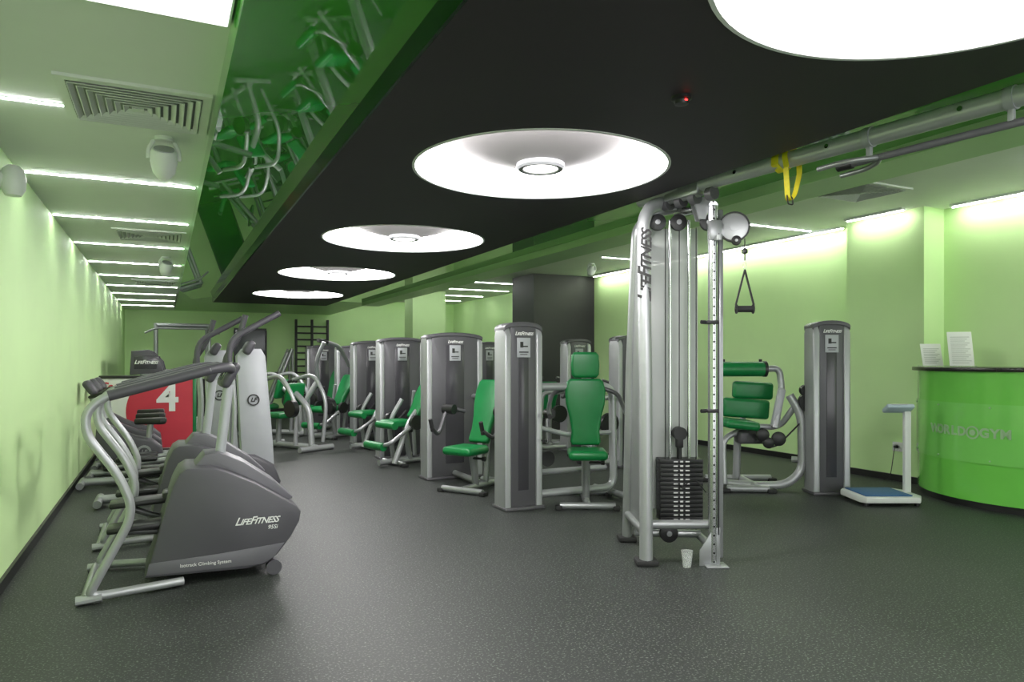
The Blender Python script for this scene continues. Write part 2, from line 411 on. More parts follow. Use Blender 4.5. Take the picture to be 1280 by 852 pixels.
for x, y, z0, z1 in ((.295, .34, .72, 2.26), (.19, .30, .3, 2.2), (.40, .30, .15, 2.2), (.448, -.055, .2, 2.1)): MB().cyl((x, y, z0), (x, y, z1), .0035, 6).build('cable', M_blk, t)
for k in range(14):
    z = .21+.030*k
    p = MB(); p.box((.295, .34, z+.0145), (.29, .13, .0282), .0015)
    p = p.build('weight_plate', M_blk, t)
    q = MB(); q.box((.295, .274, z+.0145), (.020, .003, .011)); q.box((.255, .274, z+.0145), (.028, .003, .008)); q.box((.335, .274, z+.0145), (.028, .003, .008)); q.build('plate_number', M_txt, p)
f = MB(); f.cyl((.295, .34, .62), (.295, .34, .80), .018).cyl((.295, .30, .80), (.295, .38, .80), .045, 24).box((.295, .34, .74), (.05, .05, .08), .01); f.build('stack_head', M_blk, t)
f = MB(); f.cyl((.29, .27, .45), (.29, .22, .45), .011).tube([(.29, .23, .45), (.36, .20, .52), (.44, .20, .42)], .004, .05, 6); f.build('selector_pin', M_blk, t)
def pulley(name, c, r, w, ax, m=M_blk):
    p = MB(); a = Vector(ax).normalized(); c = Vector(c)
    Mx = Matrix.Translation(c) @ a.to_track_quat('Z', 'Y').to_matrix().to_4x4()
    p.lathe([(r*.25, -w*.6), (r*.9, -w*.5), (r, -w*.45), (r*.86, 0), (r, w*.45), (r*.9, w*.5), (r*.25, w*.6)], seg=28, M=Mx)
    q = p.build(name, m, t); MB().lathe([(0, -w*.9), (r*.3, -w*.85), (r*.3, w*.85), (0, w*.9)], seg=16, M=Mx).build('hub', M_silver, q); return q
pulley('pulley', (.12, .22, 2.22), .055, .03, (0.1, 1, 0)); pulley('pulley', (.26, .22, 2.22), .055, .03, (0, 1, 0))
pulley('pulley', (.19, .2, .15), .06, .03, (0, 1, 0)); pulley('pulley', (.40, .02, 2.18), .05, .03, (0, 1, 0))
pulley('pulley', (.545, -.05, 2.14), .088, .018, (.25, 1, 0), M_silver); pulley('pulley', (.55, -.08, 2.05), .03, .02, (.25, 1, 0))
f = MB()
Mx = Matrix.Translation((.545, -.05, 2.14)) @ Vector((.25, 1, 0)).to_track_quat('Z', 'Y').to_matrix().to_4x4()
f.lathe([(.086, -.016), (.096, -.016), (.096, .016), (.086, .016)], seg=28, M=Mx, close=True)
f.build('pulley_rim', M_blk, t)
f = MB(); f.box((.43, -.02, 2.12), (.075, .075, .13), .01).box((.49, -.035, 2.12), (.09, .02, .08), .006, rot=(0, 15, 0)).cyl((.43, -.06, 2.06), (.43, -.13, 2.06), .012).lathe([(0, 0), (.02, 0), (.022, .03), (0, .035)], (.43, -.12, 2.045), 14)
f.prism([(.30, 2.34), (.42, 2.34), (.38, 2.2), (.34, 2.2)], 'y', .0, .02); f.prism([(.30, 2.34), (.42, 2.34), (.38, 2.2), (.34, 2.2)], 'y', .08, .10)
f.build('pulley_carriage', M_silver, t)
f = MB(); f.lathe([(0, 0), (.07, 0), (.08, .02), (.05, .05), (0, .055)], (.22, .27, 2.355), 20); f.build('joint_cap', M_blk, t)
f = MB(); f.text('LifeFitness', .118, T(-.004, .006, 1.90) @ RX(3) @ FACE_Y @ RZ(90), .001, .35, .003, True); f.build('lettering', M_ink, t, 'black lettering up the front upright')
def bp(s_, z=2.41): return EI @ Vector((3.0+.104*s_, 3.95-.995*s_, z))
M_beam = mat('beam_silver', (.50, .515, .53), .3, .3, var=.03)
f = MB(); f.tube([bp(-.12), bp(3.75)], .045, 0, 18); f.build('overhead_beam', M_beam, t)
f = MB(); f.tube([bp(-.05, 2.36), bp(.42, 2.36)], .03); f.box(tuple(bp(.3, 2.385)), (.09, .3, .08), .01, rot=(0, 0, 30))
f.build('beam_bracket', M_silver, t)
for s_ in (.12, .24, .36, .5): MB().cyl(bp(s_, 2.335), bp(s_+.05, 2.335), .042, 14).build('bracket_collar', M_char, t)
f = MB(); f.tube([bp(1.42, 2.30), bp(3.3, 2.30)], .018, 0, 12); f.build('pull_up_bar', M_body2, t, 'darker grey bar under the beam')
off = EI.to_3x3() @ Vector((-.12, -.02, 0)); off2 = EI.to_3x3() @ Vector((.10, .02, 0))
for o_ in (off, off2):
    MB().tube([bp(1.60, 2.30), bp(1.57, 2.29)+o_*.5, bp(1.48, 2.285)+o_, bp(1.34, 2.28)+o_], .013, .05, 10).build('side_grip', M_silver, t)
MB().tube([bp(1.46, 2.30), bp(1.38, 2.30)], .024, 0, 12).build('bar_end_cap', M_blk, t)
for s_ in (1.55, 2.18, 3.0):
    f = MB(); f.box(tuple(bp(s_, 2.35)), (.026, .026, .13), .006, rot=(0, 0, 31)); f.lathe([(.044, -.02), (.051, -.02), (.051, .02), (.044, .02)], seg=20, close=True, M=Matrix.Translation(bp(s_)) @ RZ(31.5) @ RX(90))
    f.build('hanger_clamp', M_mast, t)
for s_ in (.75, 1.35, 2.0, 2.6): MB().cyl(bp(s_)+Vector((-.035, -.02, 0)), bp(s_)+Vector((-.048, -.028, 0)), .012, 10).build('beam_bolt', M_chrome, t)
mid = bp(1.83, 0); MR = Matrix.Translation(mid) @ RZ(180) @ Matrix.Translation(-mid)
for o in copies:
    c = o.copy(); C.objects.link(c); c.parent = t; c.matrix_local = MR
hl = EM @ Vector((.60, -.09, 0))
t = thing('stirrup_handle', 'black stirrup handle hanging from the cable machine pulley', 'handle', (hl.x, hl.y, 1.62), -25.5)
MB().cyl((0, 0, .44), (0, 0, .30), .004, 6).lathe([(0, 0), (.018, .01), (.018, .03), (0, .05)], (0, 0, .34), 14).build('cable_end', M_blk, t)
MB().tube([(0, 0, .31), (.012, 0, .27), (0, 0, .24), (-.012, 0, .27)], .004, 0, 6, True).build('snap_hook', M_chrome, t)
MB().tube([(0, 0, .245), (-.055, 0, .03), (-.055, 0, .0)], .005, 0, 6, r2=.014).tube([(0, 0, .245), (.055, 0, .03), (.055, 0, .0)], .005, 0, 6, r2=.014).build('webbing', M_blk, t)
MB().cyl((-.05, 0, 0), (.05, 0, 0), .02).lathe([(.018, -.004), (.03, -.002), (.03, .002), (.018, .004)], (0, 0, 0), 16, M=T(-.052, 0, 0) @ RY(90)).lathe([(.018, -.004), (.03, -.002), (.03, .002), (.018, .004)], (0, 0, 0), 16, M=T(.052, 0, 0) @ RY(90)).build('grip', M_rub, t)
s0 = Vector((3.0+.104*1.10, 3.95-.995*1.10, 2.41))
t = thing('suspension_strap', 'yellow webbing strap looped over the overhead beam', 'strap', tuple(s0), 0)
def ribbon(mb, pts, w):
    P = rounded(pts, .02, 4); n = len(P); vs = []; fs = []
    for p in P: vs += [p+Vector((0, -w/2, 0)), p+Vector((0, w/2, 0))]
    vs2 = [v+Vector((.0025, 0, .0025)) for v in vs]; k = len(vs)
    for i in range(n-1):
        fs += [(2*i, 2*i+1, 2*i+3, 2*i+2), (k+2*i, k+2*i+2, k+2*i+3, k+2*i+1), (2*i, 2*i+2, k+2*i+2, k+2*i), (2*i+1, k+2*i+1, k+2*i+3, 2*i+3)]
    mb.add(vs+vs2, fs)
f = MB(); ribbon(f, [(-.060, -.02, -.06), (-.056, 0, .02), (-.032, 0, .054), (.03, 0, .054), (.056, 0, .02), (.07, .01, -.08), (.045, .02, -.19), (.01, .02, -.23), (-.03, 0, -.22), (-.065, -.02, -.06)], .036)
ribbon(f, [(-.055, .07, -.02), (-.055, .07, .03), (0, .07, .058), (.055, .07, .03), (.055, .07, -.03), (0, .07, -.062), (-.055, .07, -.02)], .05); f.build('webbing_loop', M_yel, t)
MB().tube([(-.035, 0, -.20), (.005, 0, -.21), (.012, 0, -.25), (-.025, 0, -.25)], .004, .01, 8, True).build('carabiner', M_blk, t)
cl_ = EM @ Vector((.245, -.06, 0))
t = thing('plastic_cup', 'clear plastic water cup on the floor by the cable machine foot', 'cup', (cl_.x, cl_.y, 0))
MB().lathe([(.0, .002), (.026, .0), (.037, .10), (.039, .102), (.036, .101), (.0245, .004), (0, .005)], seg=28).build('cup_body', M_cup, t)
MB().lathe([(0, .006), (.0245, .006), (.030, .06), (0, .06)], seg=28).build('water', M_cup, t)

# ------------------------------------------------------------------ selectorised machines
def tower(t, M, w=.40, d=.22, h=1.6):
    a = w/2
    for sx in (-1, 1):
        f = MB(M); xc = sx*(a-.032)
        f.prism([(-d/2, 0), (d/2, 0), (d/2, h-.12), (d/2-.03, h-.05), (0, h-.02), (-d/2+.03, h-.05), (-d/2, h-.12)], 'x', xc-.032, xc+.032, .014, seg=3); f.build('side_frame', M_lsilver, t)
    f = MB(M); b = a-.06; n = 10
    pr = [(-b, .03), (b, .03)]+[(b*math.cos(PI*k/n), h-.055+.055*math.sin(PI*k/n)) for k in range(n+1)]
    f.prism(pr, 'y', -d/2+.014, d/2-.014, .006); f.build('shroud', M_char, t)
    n = 12; aa = a+.002
    f = MB(M); top = [(aa*math.cos(PI*k/n), h-.05+.055*math.sin(PI*k/n)) for k in range(n+1)]; bot = [(aa*math.cos(PI*k/n)*.98, h-.085+.05*math.sin(PI*k/n)) for k in range(n, -1, -1)]
    f.prism(top+bot, 'y', -d/2+.004, d/2-.004, .006); f.build('top_cap', M_char, t)
    MB(M).box((0, -d/2+.013, .82), (b*.8, .006, 1.30), .002).build('weight_window', M_char2, t, 'dark see-through slot')
    p = MB(M).box((.0, -d/2+.008, h-.22), (.13, .006, .17), .002).build('instruction_placard', M_mast, t)
    f = MB(M); f.box((-.02, -d/2+.004, h-.195), (.03, .003, .05)).box((.015, -d/2+.004, h-.21), (.05, .003, .012)).box((0, -d/2+.004, h-.26), (.09, .003, .01)).box((0, -d/2+.004, h-.28), (.07, .003, .006))
    f.build('exercise_diagram', M_ink, p)
    MB(M).text('LifeFitness', .045, T(0, -d/2+.0, h-.10) @ FACE_Y, .0008, .35, .001, True).build('lettering', M_txt, t)
    MB(M).box((0, 0, .015), (w+.02, d+.06, .03), .01).build('base_plate', M_char, t)

BACK = [(-.11, .0), (.11, .0), (.125, .03), (.115, .12), (.13, .24), (.160, .36), (.168, .48), (.15, .56), (.12, .585), (-.12, .585), (-.15, .56), (-.168, .48), (-.160, .36), (-.13, .24), (-.115, .12), (-.125, .03)]
HEAD = [(-.10, 0), (.10, 0), (.125, .03), (.13, .12), (.125, .205), (.10, .235), (-.10, .235), (-.125, .205), (-.13, .12), (-.125, .03)]
def feet(t, M, pts, d=(.06, .09, .04)):
    for (x, y) in pts: MB(M).box((x, y, .02), d, .01).build('rubber_foot', M_rub, t)
def seat_unit(t, M, zs=.46, lean=6, head=True, kind='press', bw=1., bh=1.):
    f = MB(M)
    f.tube([(0, -.02, .05), (0, -.10, zs-.02)], .035, 0, 12).tube([(-.24, -.26, .035), (.24, -.26, .035)], .03).tube([(0, -.26, .04), (0, .42, .04)], .032).tube([(-.22, .40, .035), (.22, .40, .035)], .03)
    f.tube([(0, .15, .05), (0, .12+math.tan(R(lean))*.3, zs+.75 if head else zs+.45*bh)], .028, 0, 10); f.build('seat_frame', M_silver, t)
    feet(t, M, [(x, y) for x in (-.25, .25) for y in (-.26, .40)])
    MB(M).box((0, -.20, zs), (.34, .36, .085), .04, 4).build('seat_pad', M_pad, t)
    B = M @ T(0, .02, zs+.05) @ RX(-lean)
    o = MB(B); o.prism([(x*bw, z*bh) for x, z in BACK], 'y', -.035, .04, .025, seg=3); o.build('backrest', M_pad, t)
    if head:
        o = MB(B); o.prism([(x, z+.61) for x, z in HEAD], 'y', -.04, .03, .025, seg=3); o.build('headrest', M_pad, t)
    MB(M).cyl((.0, -.1, zs-.09), (.14, -.1, zs-.09), .012).lathe([(0, 0), (.022, 0), (.024, .03), (0, .035)], (0, 0, 0), 14, M=T(.13, -.1, zs-.09) @ RY(90)).build('adjuster_knob', M_blk, t)
    if kind == 'press':
        for sx in (-1, 1):
            MB(M).tube([(sx*.10, .14, zs+.58), (sx*.30, .10, zs+.52), (sx*.34, -.1, zs+.38), (sx*.33, -.30, zs+.34)], .02, .08).build('lever_arm', M_char, t)
            MB(M).cyl((sx*.33, -.24, zs+.345), (sx*.33, -.38, zs+.335), .019).build('hand_grip', M_rub, t)
    if kind == 'curl':
        for sx in (-1, 1):
            MB(M).tube([(sx*.24, .12, zs+.35), (sx*.34, -.05, zs+.40), (sx*.34, -.2, zs+.12), (sx*.30, -.36, zs+.22)], .02, .08).build('lever_arm', M_char, t)
            MB(M).cyl((sx*.38, -.05, zs+.38), (sx*.25, -.05, zs+.38), .05).build('pivot_disc', M_blk, t)
            MB(M).cyl((sx*.30, -.34, zs+.18), (sx*.30, -.38, zs+.30), .02).build('hand_grip', M_rub, t)
    if kind == 'legs':
        MB(M).tube([(.22, -.1, zs-.02), (.30, -.25, zs-.06), (.30, -.50, zs-.22), (.05, -.52, zs-.26)], .024, .08).build('swing_arm', M_silver, t)
        MB(M).cyl((-.20, -.52, zs-.26), (.20, -.52, zs-.26), .05).build('roller_pad', M_pad, t)
        MB(M).cyl((-.20, -.36, zs-.02), (.20, -.36, zs-.02), .045).build('knee_roller', M_pad, t)
        for sx in (-1, 1):
            MB(M).cyl((sx*.27, -.12, zs+.02), (sx*.32, -.12, zs+.02), .09, 24).build('pivot_disc', M_blk, t)
            MB(M).cyl((sx*.25, -.02, zs+.02), (sx*.27, .10, zs+.12), .018).build('hand_grip', M_rub, t)
            MB(M).tube([(sx*.30, .25, .05), (sx*.31, .22, zs+.15), (sx*.24, .20, zs+.38)], .026, .1).build('side_tube', M_lsilver, t)

G = 'strength machines in the long row'
m1 = thing('chest_press_machine', 'press machine with tall green backrest and headrest facing the camera', 'exercise machine', (2.81, 5.62, 0), 0, G)
tower(m1, Matrix(), .37, .22, 1.63)
seat_unit(m1, T(.62, -.12) @ RZ(-28), .48, 4, True, 'press', 1.1, 1.03)
MB().tube([(.15, .02, 1.06), (1.0, .02, 1.06), (1.02, .02, .1), (.15, .02, .1)], .036, .12, 12).tube([(.2, .1, .28), (.98, .1, .28)], .026).tube([(1.02, -.3, .05), (1.02, .35, .05)], .03).tube([(.2, .02, .7), (.5, .02, .62), (1.0, .02, .62)], .022).build('loop_frame', M_lsilver, m1)
MB().cyl((.17, -.13, .60), (.17, -.20, .60), .012).build('selector_knob', M_blk, m1)
MB().cyl((.27, -.05, .42), (.27, .0, .42), .07, 24).build('cam_wheel', M_blk, m1)
MB().cyl((.30, -.06, .82), (.30, .02, .82), .045, 24).build('pivot_disc', M_blk, m1)
m2 = thing('biceps_curl_machine', 'wide dark tower machine with green seat toward the aisle, directly behind the foremost narrow tower', 'exercise machine', (2.88, 7.42, 0), 0, G)
tower(m2, Matrix(), .66, .22, 1.60)
seat_unit(m2, T(-.05, -.84) @ RZ(-58), .42, 22, False, 'curl', .95, 1.15)
MB().tube([(.0, -.1, .06), (.0, -.8, .06)], .032).tube([(.22, -.05, .9), (.24, -.55, .9), (.26, -.78, .6), (.2, -.8, .1)], .028, .15).build('link_frame', M_silver, m2)
m3 = thing('leg_extension_machine', 'leg machine with reclined green seat and foot rollers beside the third dark tower', 'exercise machine', (2.85, 9.25, 0), 0, G)
tower(m3, Matrix(), .62, .22, 1.60)
seat_unit(m3, T(-.04, -.60) @ RZ(-75), .52, 30, False, 'legs', .95, .82)
MB().tube([(.1, -.1, .06), (-.1, -.6, .06), (-.5, -.75, .05)], .036).tube([(.2, -.1, .7), (.1, -.5, .7), (-.15, -.85, .55), (-.35, -.9, .05)], .034, .2).tube([(-.2, -.35, .05), (-.28, -.4, .5), (-.1, -.4, .8)], .03, .2).build('link_frame', M_lsilver, m3)
m4 = dup(m3, (2.93, 11.05, 0), 'leg machine with green seat beside the fourth dark tower of the row')
m5 = thing('shoulder_press_machine', 'machine with raised silver lever arms near the far end of the row', 'exercise machine', (3.05, 12.8, 0), 0, G)
tower(m5, Matrix(), .6, .22, 1.56)
seat_unit(m5, T(-.45, -.75) @ RZ(-60), .5, 32, False, 'legs', .9)
for pts, r in (([(-.1, -.1, .06), (-.55, -.75, .06), (-.9, -.9, .06)], .045), ([(-.1, -.2, 1.2), (-.35, -.5, 1.55), (-.7, -.75, 1.62)], .035), ([(-.7, -.5, .9), (-.77, -.7, 1.3), (-.67, -.85, 1.6)], .035), ([(-.9, -.55, .05), (-.95, -.65, .6), (-.75, -.7, .95)], .045)):
    MB().tube(pts, r, .15).build('lever_arm', M_lsilver, m5)
MB().cyl((-.58, -.68, 1.6), (-.76, -.80, 1.63), .03).build('foam_roller', M_blk, m5)
m6 = dup(m2, (2.9, 14.7, 0), 'small looking dark tower machine at the far end of the row')
t = thing('incline_row_machine', 'low silver lever machine with green pads on the aisle side of the far row', 'exercise machine', (1.66, 10.9, 0), -60, G)
MB().tube([(-.5, 0, .05), (.6, 0, .05)], .045).tube([(-.5, -.3, .04), (-.5, .3, .04)], .04).tube([(.6, -.3, .04), (.6, .3, .04)], .04).tube([(.5, 0, .05), (.45, 0, .6), (.1, 0, .85)], .045, .15).build('base_frame', M_lsilver, t)
for sy in (-1, 1):
    MB().tube([(.45, sy*.25, .1), (.5, sy*.28, .7), (.2, sy*.3, 1.1), (-.25, sy*.28, 1.0)], .03, .18).build('lever_arm', M_lsilver, t)
    MB().cyl((-.2, sy*.28, 1.0), (-.36, sy*.28, .97), .024).build('hand_grip', M_rub, t)
    MB().cyl((.48, sy*.30, .62), (.48, sy*.38, .62), .12, 24).build('pivot_disc', M_blk, t)
MB().box((-.22, 0, .48), (.42, .32, .08), .035, 3).build('seat_pad', M_pad, t)
MB().box((.12, 0, .80), (.08, .32, .34), .035, 3, rot=(0, 15, 0)).build('chest_pad', M_pad, t)
MB().tube([(-.25, 0, .05), (-.22, 0, .46)], .04).build('seat_post', M_silver, t)
dup(t, (1.75, 13.0, 0), 'second low silver lever machine farther down the aisle side', -40)
G2 = 'strength machines behind the front row'
m8 = thing('row_machine', 'dark tower machine seen between the foremost press seat and the dark column', 'exercise machine', (5.32, 8.8, 0), 0, G2)
tower(m8, Matrix(), .40, .22, 1.6)
seat_unit(m8, T(-.05, .72) @ RZ(160), .46, 6, False, 'press', .9, .8)
MB().tube([(0, .1, .06), (-.05, .8, .06)], .035).tube([(-.15, -.05, .85), (-.6, -.1, .85), (-.65, -.1, .08), (-.1, -.05, .08)], .03, .1).build('link_frame', M_lsilver, m8)
MB().cyl((-.35, -.16, .55), (-.35, -.10, .55), .12, 24).build('cam_wheel', M_blk, m8)
m7 = dup(m8, (5.12, 7.25, 0), 'dark tower machine seen behind the tall cable machine')
m9 = dup(m8, (4.82, 10.8, 0), 'machine mostly hidden behind the narrow foremost tower')

# right machine
m = thing('abdominal_machine', 'green padded machine with black pivot discs beside the weighing scale and right wall', 'exercise machine', (5.34, 5.40, 0), -26.05)
tower(m, T(.66, -.22), .36, .23, 1.68)
MB().tube([(-.30, .1, .05), (.0, -.05, .04), (.30, -.12, .06), (.46, -.12, .20), (.46, -.1, .75), (.36, -.05, .95)], .042, .16, 14).tube([(-.05, .35, .05), (-.05, .3, .55)], .04).tube([(-.35, .45, .04), (.35, .45, .04)], .034).tube([(-.3, -.16, .035), (.1, -.2, .035)], .034).tube([(.0, -.15, .05), (.0, .5, .05)], .034).tube([(.4, .0, .3), (.6, -.1, .3)], .03).tube([(.0, .32, .5), (.05, .38, 1.0)], .03).tube([(-.28, .0, .05), (-.28, .05, .5), (-.05, .1, .6)], .03, .1).tube([(-.05, .1, .62), (.3, .05, .62), (.42, -.05, .85)], .03, .1).build('base_frame', M_lsilver, m)
MB().box((-.15, -.02, .66), (.34, .40, .09), .04, 4, rot=(0, 6, 0)).build('seat_pad', M_pad, m)
MB().box((.0, .20, .80), (.48, .10, .20), .035, 4, rot=(0, 4, 0)).build('lower_back_pad', M_pad, m)
MB().box((.09, .25, .985), (.42, .09, .18), .035, 4, rot=(0, 3, 0)).build('upper_back_pad', M_pad, m)
MB().cyl((-.34, .05, 1.21), (.13, .05, 1.21), .075, 24).build('roller_pad', M_pad, m)
for a, b in ((-.37, -.34), (.13, .16)): MB().cyl((a, .05, 1.21), (b, .05, 1.21), .08, 24).build('roller_cap', M_blk, m)
MB().tube([(.13, .05, 1.21), (.29, .04, 1.22), (.31, .02, 1.0), (.22, -.04, .62)], .033, .07, 12).build('lever_arm', M_lsilver, m)
MB().tube([(-.3, .1, .6), (-.30, .1, 1.15)], .018).build('roller_support', M_lsilver, m)
MB().box((.255, -.02, .82), (.075, .06, .40), .02, rot=(0, 12, 0)).build('arm_cover', M_mast, m)
MB().box((.02, .10, .52), (.30, .18, .14), .03, 3).build('mechanism_cover', M_char, m)
for (x, z, r) in ((.50, 1.0, .055), (.53, .88, .10), (.56, .80, .07)):
    MB(T(x, -.10, z) @ RX(90)).lathe([(0, -.035), (r, -.03), (r, .03), (0, .035)], seg=28).build('pivot_disc', M_blk, m)
for (x, z, r) in ((.06, .56, .065), (.22, .52, .07), (.12, .48, .055)):
    MB(T(x, -.13, z) @ RX(90)).lathe([(0, -.02), (r*.8, -.02), (r, -.012), (r*.85, 0), (r, .012), (r*.8, .02), (0, .02)], seg=28).build('cable_pulley', M_blk, m)
MB().tube([(.06, -.13, .55), (.12, -.14, .43), (.22, -.13, .46)], .008, .04).tube([(.28, -.13, .52), (.5, -.12, .74)], .008).build('belt', M_blk, m)
for x in (-.26, .12): MB().cyl((x, .1, 1.24), (x, .1, 1.31), .016).build('hand_grip', M_rub, m)
feet(m, Matrix(), ((-.36, .45), (.36, .45), (-.32, -.16), (.12, -.2)), (.09, .10, .04))

t = thing('leg_press_machine', 'leaning silver leg press with green pad at the far end by the wall bars', 'exercise machine', (2.35, 16.6, 0), 0)
MB().tube([(-.35, 0, .05), (.25, 0, 1.55)], .05).tube([(-.35, .5, .05), (.25, .5, 1.55)], .05).tube([(.25, 0, 1.5), (.25, .5, 1.5)], .04).tube([(.3, 0, .04), (.25, 0, 1.5)], .035).tube([(.3, .5, .04), (.25, .5, 1.5)], .035).tube([(-.6, 0, .04), (.5, 0, .04)], .04).tube([(-.6, .5, .04), (.5, .5, .04)], .04).build('rail_frame', M_silver, t)
MB().box((.02, .25, .85), (.05, .5, .4), .01, rot=(0, -25, 0)).build('foot_plate', M_char, t)
MB().box((-.45, .25, .45), (.09, .4, .5), .03, rot=(0, -35, 0)).build('back_pad', M_pad, t)
MB().box((-.25, .25, .28), (.4, .4, .09), .03).build('seat_pad', M_pad, t)

# ------------------------------------------------------------------ stepper
G = 'stair climbers along the left wall'
st = thing('stair_climber', 'dark grey stair climber with silver hand rails, nearest the camera', 'stair climber', (0, 4.74, 0), 0, G)
prof = [(-.10, .07), (-.07, .16), (-.02, .36), (.045, .58), (.08, .65), (.12, .675), (.24, .675), (.33, .645), (.50, .56), (.62, .48), (.735, .405), (.76, .37), (.75, .31), (.70, .22), (.62, .12), (.56, .075), (.45, .055)]
MB().prism(prof, 'y', -.23, .23, .015, seg=2).build('body_shell', M_body, st)
MB().prism([(.12, .62), (.22, .74), (.30, .745), (.44, .68), (.62, .55), (.73, .44), (.66, .40), (.40, .6), (.26, .63)], 'y', -.12, .14, .012).build('top_cover', M_body2, st)
MB().prism([(-.09, .085), (.53, .075), (.60, .11), (.66, .19), (.30, .165), (-.075, .15)], 'y', -.234, -.228, .002).build('side_trim', M_body2, st, 'lighter lower band')
MB().text('LifeFitness', .064, T(.50, -.2325, .34) @ FACE_Y, .001, .45, .0008, True).build('lettering', M_txt, st)
MB().text('95Si', .034, T(.59, -.2325, .292) @ FACE_Y, .001, .25, .0003).build('lettering', M_txt, st)
MB().text('Isotrack Climbing System', .027, T(.22, -.238, .118) @ RY(1) @ FACE_Y, .001, 0, 0).build('lettering', M_txt, st)
for sy in (-1, 1):
    rail = [(.10, sy*.24, .035), (-.30, sy*.33, .035), (-.36, sy*.34, .05), (-.17, sy*.345, .42), (-.16, sy*.35, .52), (-.22, sy*.355, .68), (-.37, sy*.36, .90), (-.375, sy*.36, 1.02), (-.30, sy*.355, 1.10), (.24, sy*.30, 1.245)]
    r_ = MB().tube(rail, .024, .09, 12); r_ = r_.build('hand_rail', M_lsilver, st)
    MB().tube([(-.27, sy*.353, 1.108), (.24, sy*.302, 1.246), (.35, sy*.22, 1.262), (.37, sy*.12, 1.235)], .029, .06, 12).build('rail_grip', M_body, r_)
    MB().tube([(-.42, sy*.34, .022), (-.30, sy*.335, .03)], .024, 0, 10, r2=.04).build('rail_foot', M_lsilver, r_)
    MB().box((-.12, sy*.11, .40+sy*.05), (.34, .17, .035), .012, rot=(0, -3, 0)).box((.02, sy*.11, .42+sy*.05), (.06, .17, .07), .02).build('foot_pedal', M_blk, st)
    MB().tube([(-.2, sy*.11, .37+sy*.05), (.08, sy*.11, .30)], .02).build('pedal_arm', M_char, st)
    MB().cyl((.60, sy*.18, .045), (.60, sy*.23, .045), .045, 20).build('transport_wheel', M_body, st)
MB().tube([(-.38, -.34, .03), (-.38, .34, .03)], .022).build('rear_crossbar', M_silver, st)
MB().tube([(.30, 0, .62), (.36, 0, 1.15)], .03, 0, 12).build('console_mast', M_mast, st)
MB().box((.36, 0, 1.21), (.06, .34, .17), .03, 3, rot=(0, 28, 0)).build('console', M_body, st)
MB().box((.332, 0, 1.225), (.006, .26, .10), .002, rot=(0, 28, 0)).build('console_screen', M_glass, st)
dup(st, (-.02, 5.96, 0), 'dark grey stair climber with silver hand rails, right behind the nearest one')

G = 'cross trainers beyond the stair climbers'
ct = thing('cross_trainer', 'cross trainer with broad pale column, directly beyond the second stair climber', 'cross trainer', (.33, 7.3, 0), 0, G)
MB().prism([(.34, .25), (.64, .10), (.62, .5), (.58, 1.0), (.55, 1.34), (.51, 1.41), (.34, 1.41), (.29, 1.34), (.31, .9)], 'y', -.08, .08, .012, seg=2).build('column_shell', M_mast, ct, 'pale silver tall column')
MB(T(.44, -.085, .92) @ RX(90)).lathe([(.044, 0), (.056, 0), (.056, .006), (.044, .006)], seg=28, close=True).text('LF', .055, T(0, 0, .003), .002, .3, .002).build('round_emblem', M_ink, ct)
MB().prism([(-.05, .06), (.66, .06), (.68, .14), (.62, .30), (.45, .40), (.2, .42), (.02, .3)], 'y', -.20, .20, .04, seg=3).build('drive_housing', M_body, ct)
MB().tube([(-.85, -.2, .05), (-.85, .2, .05)], .035).tube([(-.85, 0, .06), (.6, 0, .06)], .04).tube([(.64, -.26, .05), (.64, .26, .05)], .035).build('base_rail', M_silver, ct)
MB().box((.40, 0, 1.42), (.08, .28, .14), .03, 3, rot=(0, 30, 0)).build('console', M_body, ct)
for sy in (-1, 1):
    MB().tube([(-.55, sy*.17, .22), (.2, sy*.19, .30)], .028).build('pedal_link', M_silver, ct)
    MB().box((-.35, sy*.17, .29), (.38, .15, .05), .02).build('foot_pedal', M_blk, ct)
    MB().tube([(.24, sy*.24, .32), (.26, sy*.26, .85), (.24, sy*.26, 1.15)], .02, .1).build('moving_arm', M_lsilver, ct)
    MB().tube([(.24, sy*.26, 1.12), (.20, sy*.26, 1.30), (.28+.05*sy, sy*.25, 1.50), (.66-.26*(sy > 0), sy*.23, 1.75)], .029, .12, 12).build('arm_grip', M_body, ct)
dup(ct, (.10, 8.4, 0), 'cross trainer with pale column, standing behind the first cross trainer')

G = 'upright exercise bikes by the left wall'
bk = thing('exercise_bike', 'upright exercise bike beside the cross trainers, nearest of its row', 'exercise bike', (-.30, 9.0, 0), 0, G)
MB().prism([(-.30, .10), (.22, .08), (.30, .18), (.28, .33), (.18, .42), (.02, .46), (-.15, .54), (-.28, .62), (-.36, .58), (-.38, .4)], 'y', -.09, .09, .035, seg=3).build('drive_housing', M_body, bk)
MB(T(.10, -.095, .28) @ RX(90)).lathe([(.05, 0), (.075, 0), (.075, .01), (.05, .01)], seg=28, close=True).text('LF', .06, T(0, 0, .003), .003, .2, .002).build('round_emblem', M_lsilver, bk)
MB().tube([(-.42, -.24, .04), (-.42, .24, .04)], .035).tube([(.42, -.24, .04), (.42, .24, .04)], .035).tube([(-.42, 0, .06), (.42, 0, .06)], .04).build('base_frame', M_silver, bk)
MB().tube([(.14, 0, .38), (.17, 0, .60)], .03).build('seat_post', M_lsilver, bk)
MB().prism([(.00, -.03), (.14, -.06), (.26, -.12), (.32, -.10), (.33, .10), (.26, .12), (.14, .06), (.0, .03)], 'z', .58, .65, .025, seg=3).build('saddle', M_blk, bk)
MB().tube([(-.30, 0, .5), (-.40, 0, .90)], .035).build('handlebar_post', M_lsilver, bk)
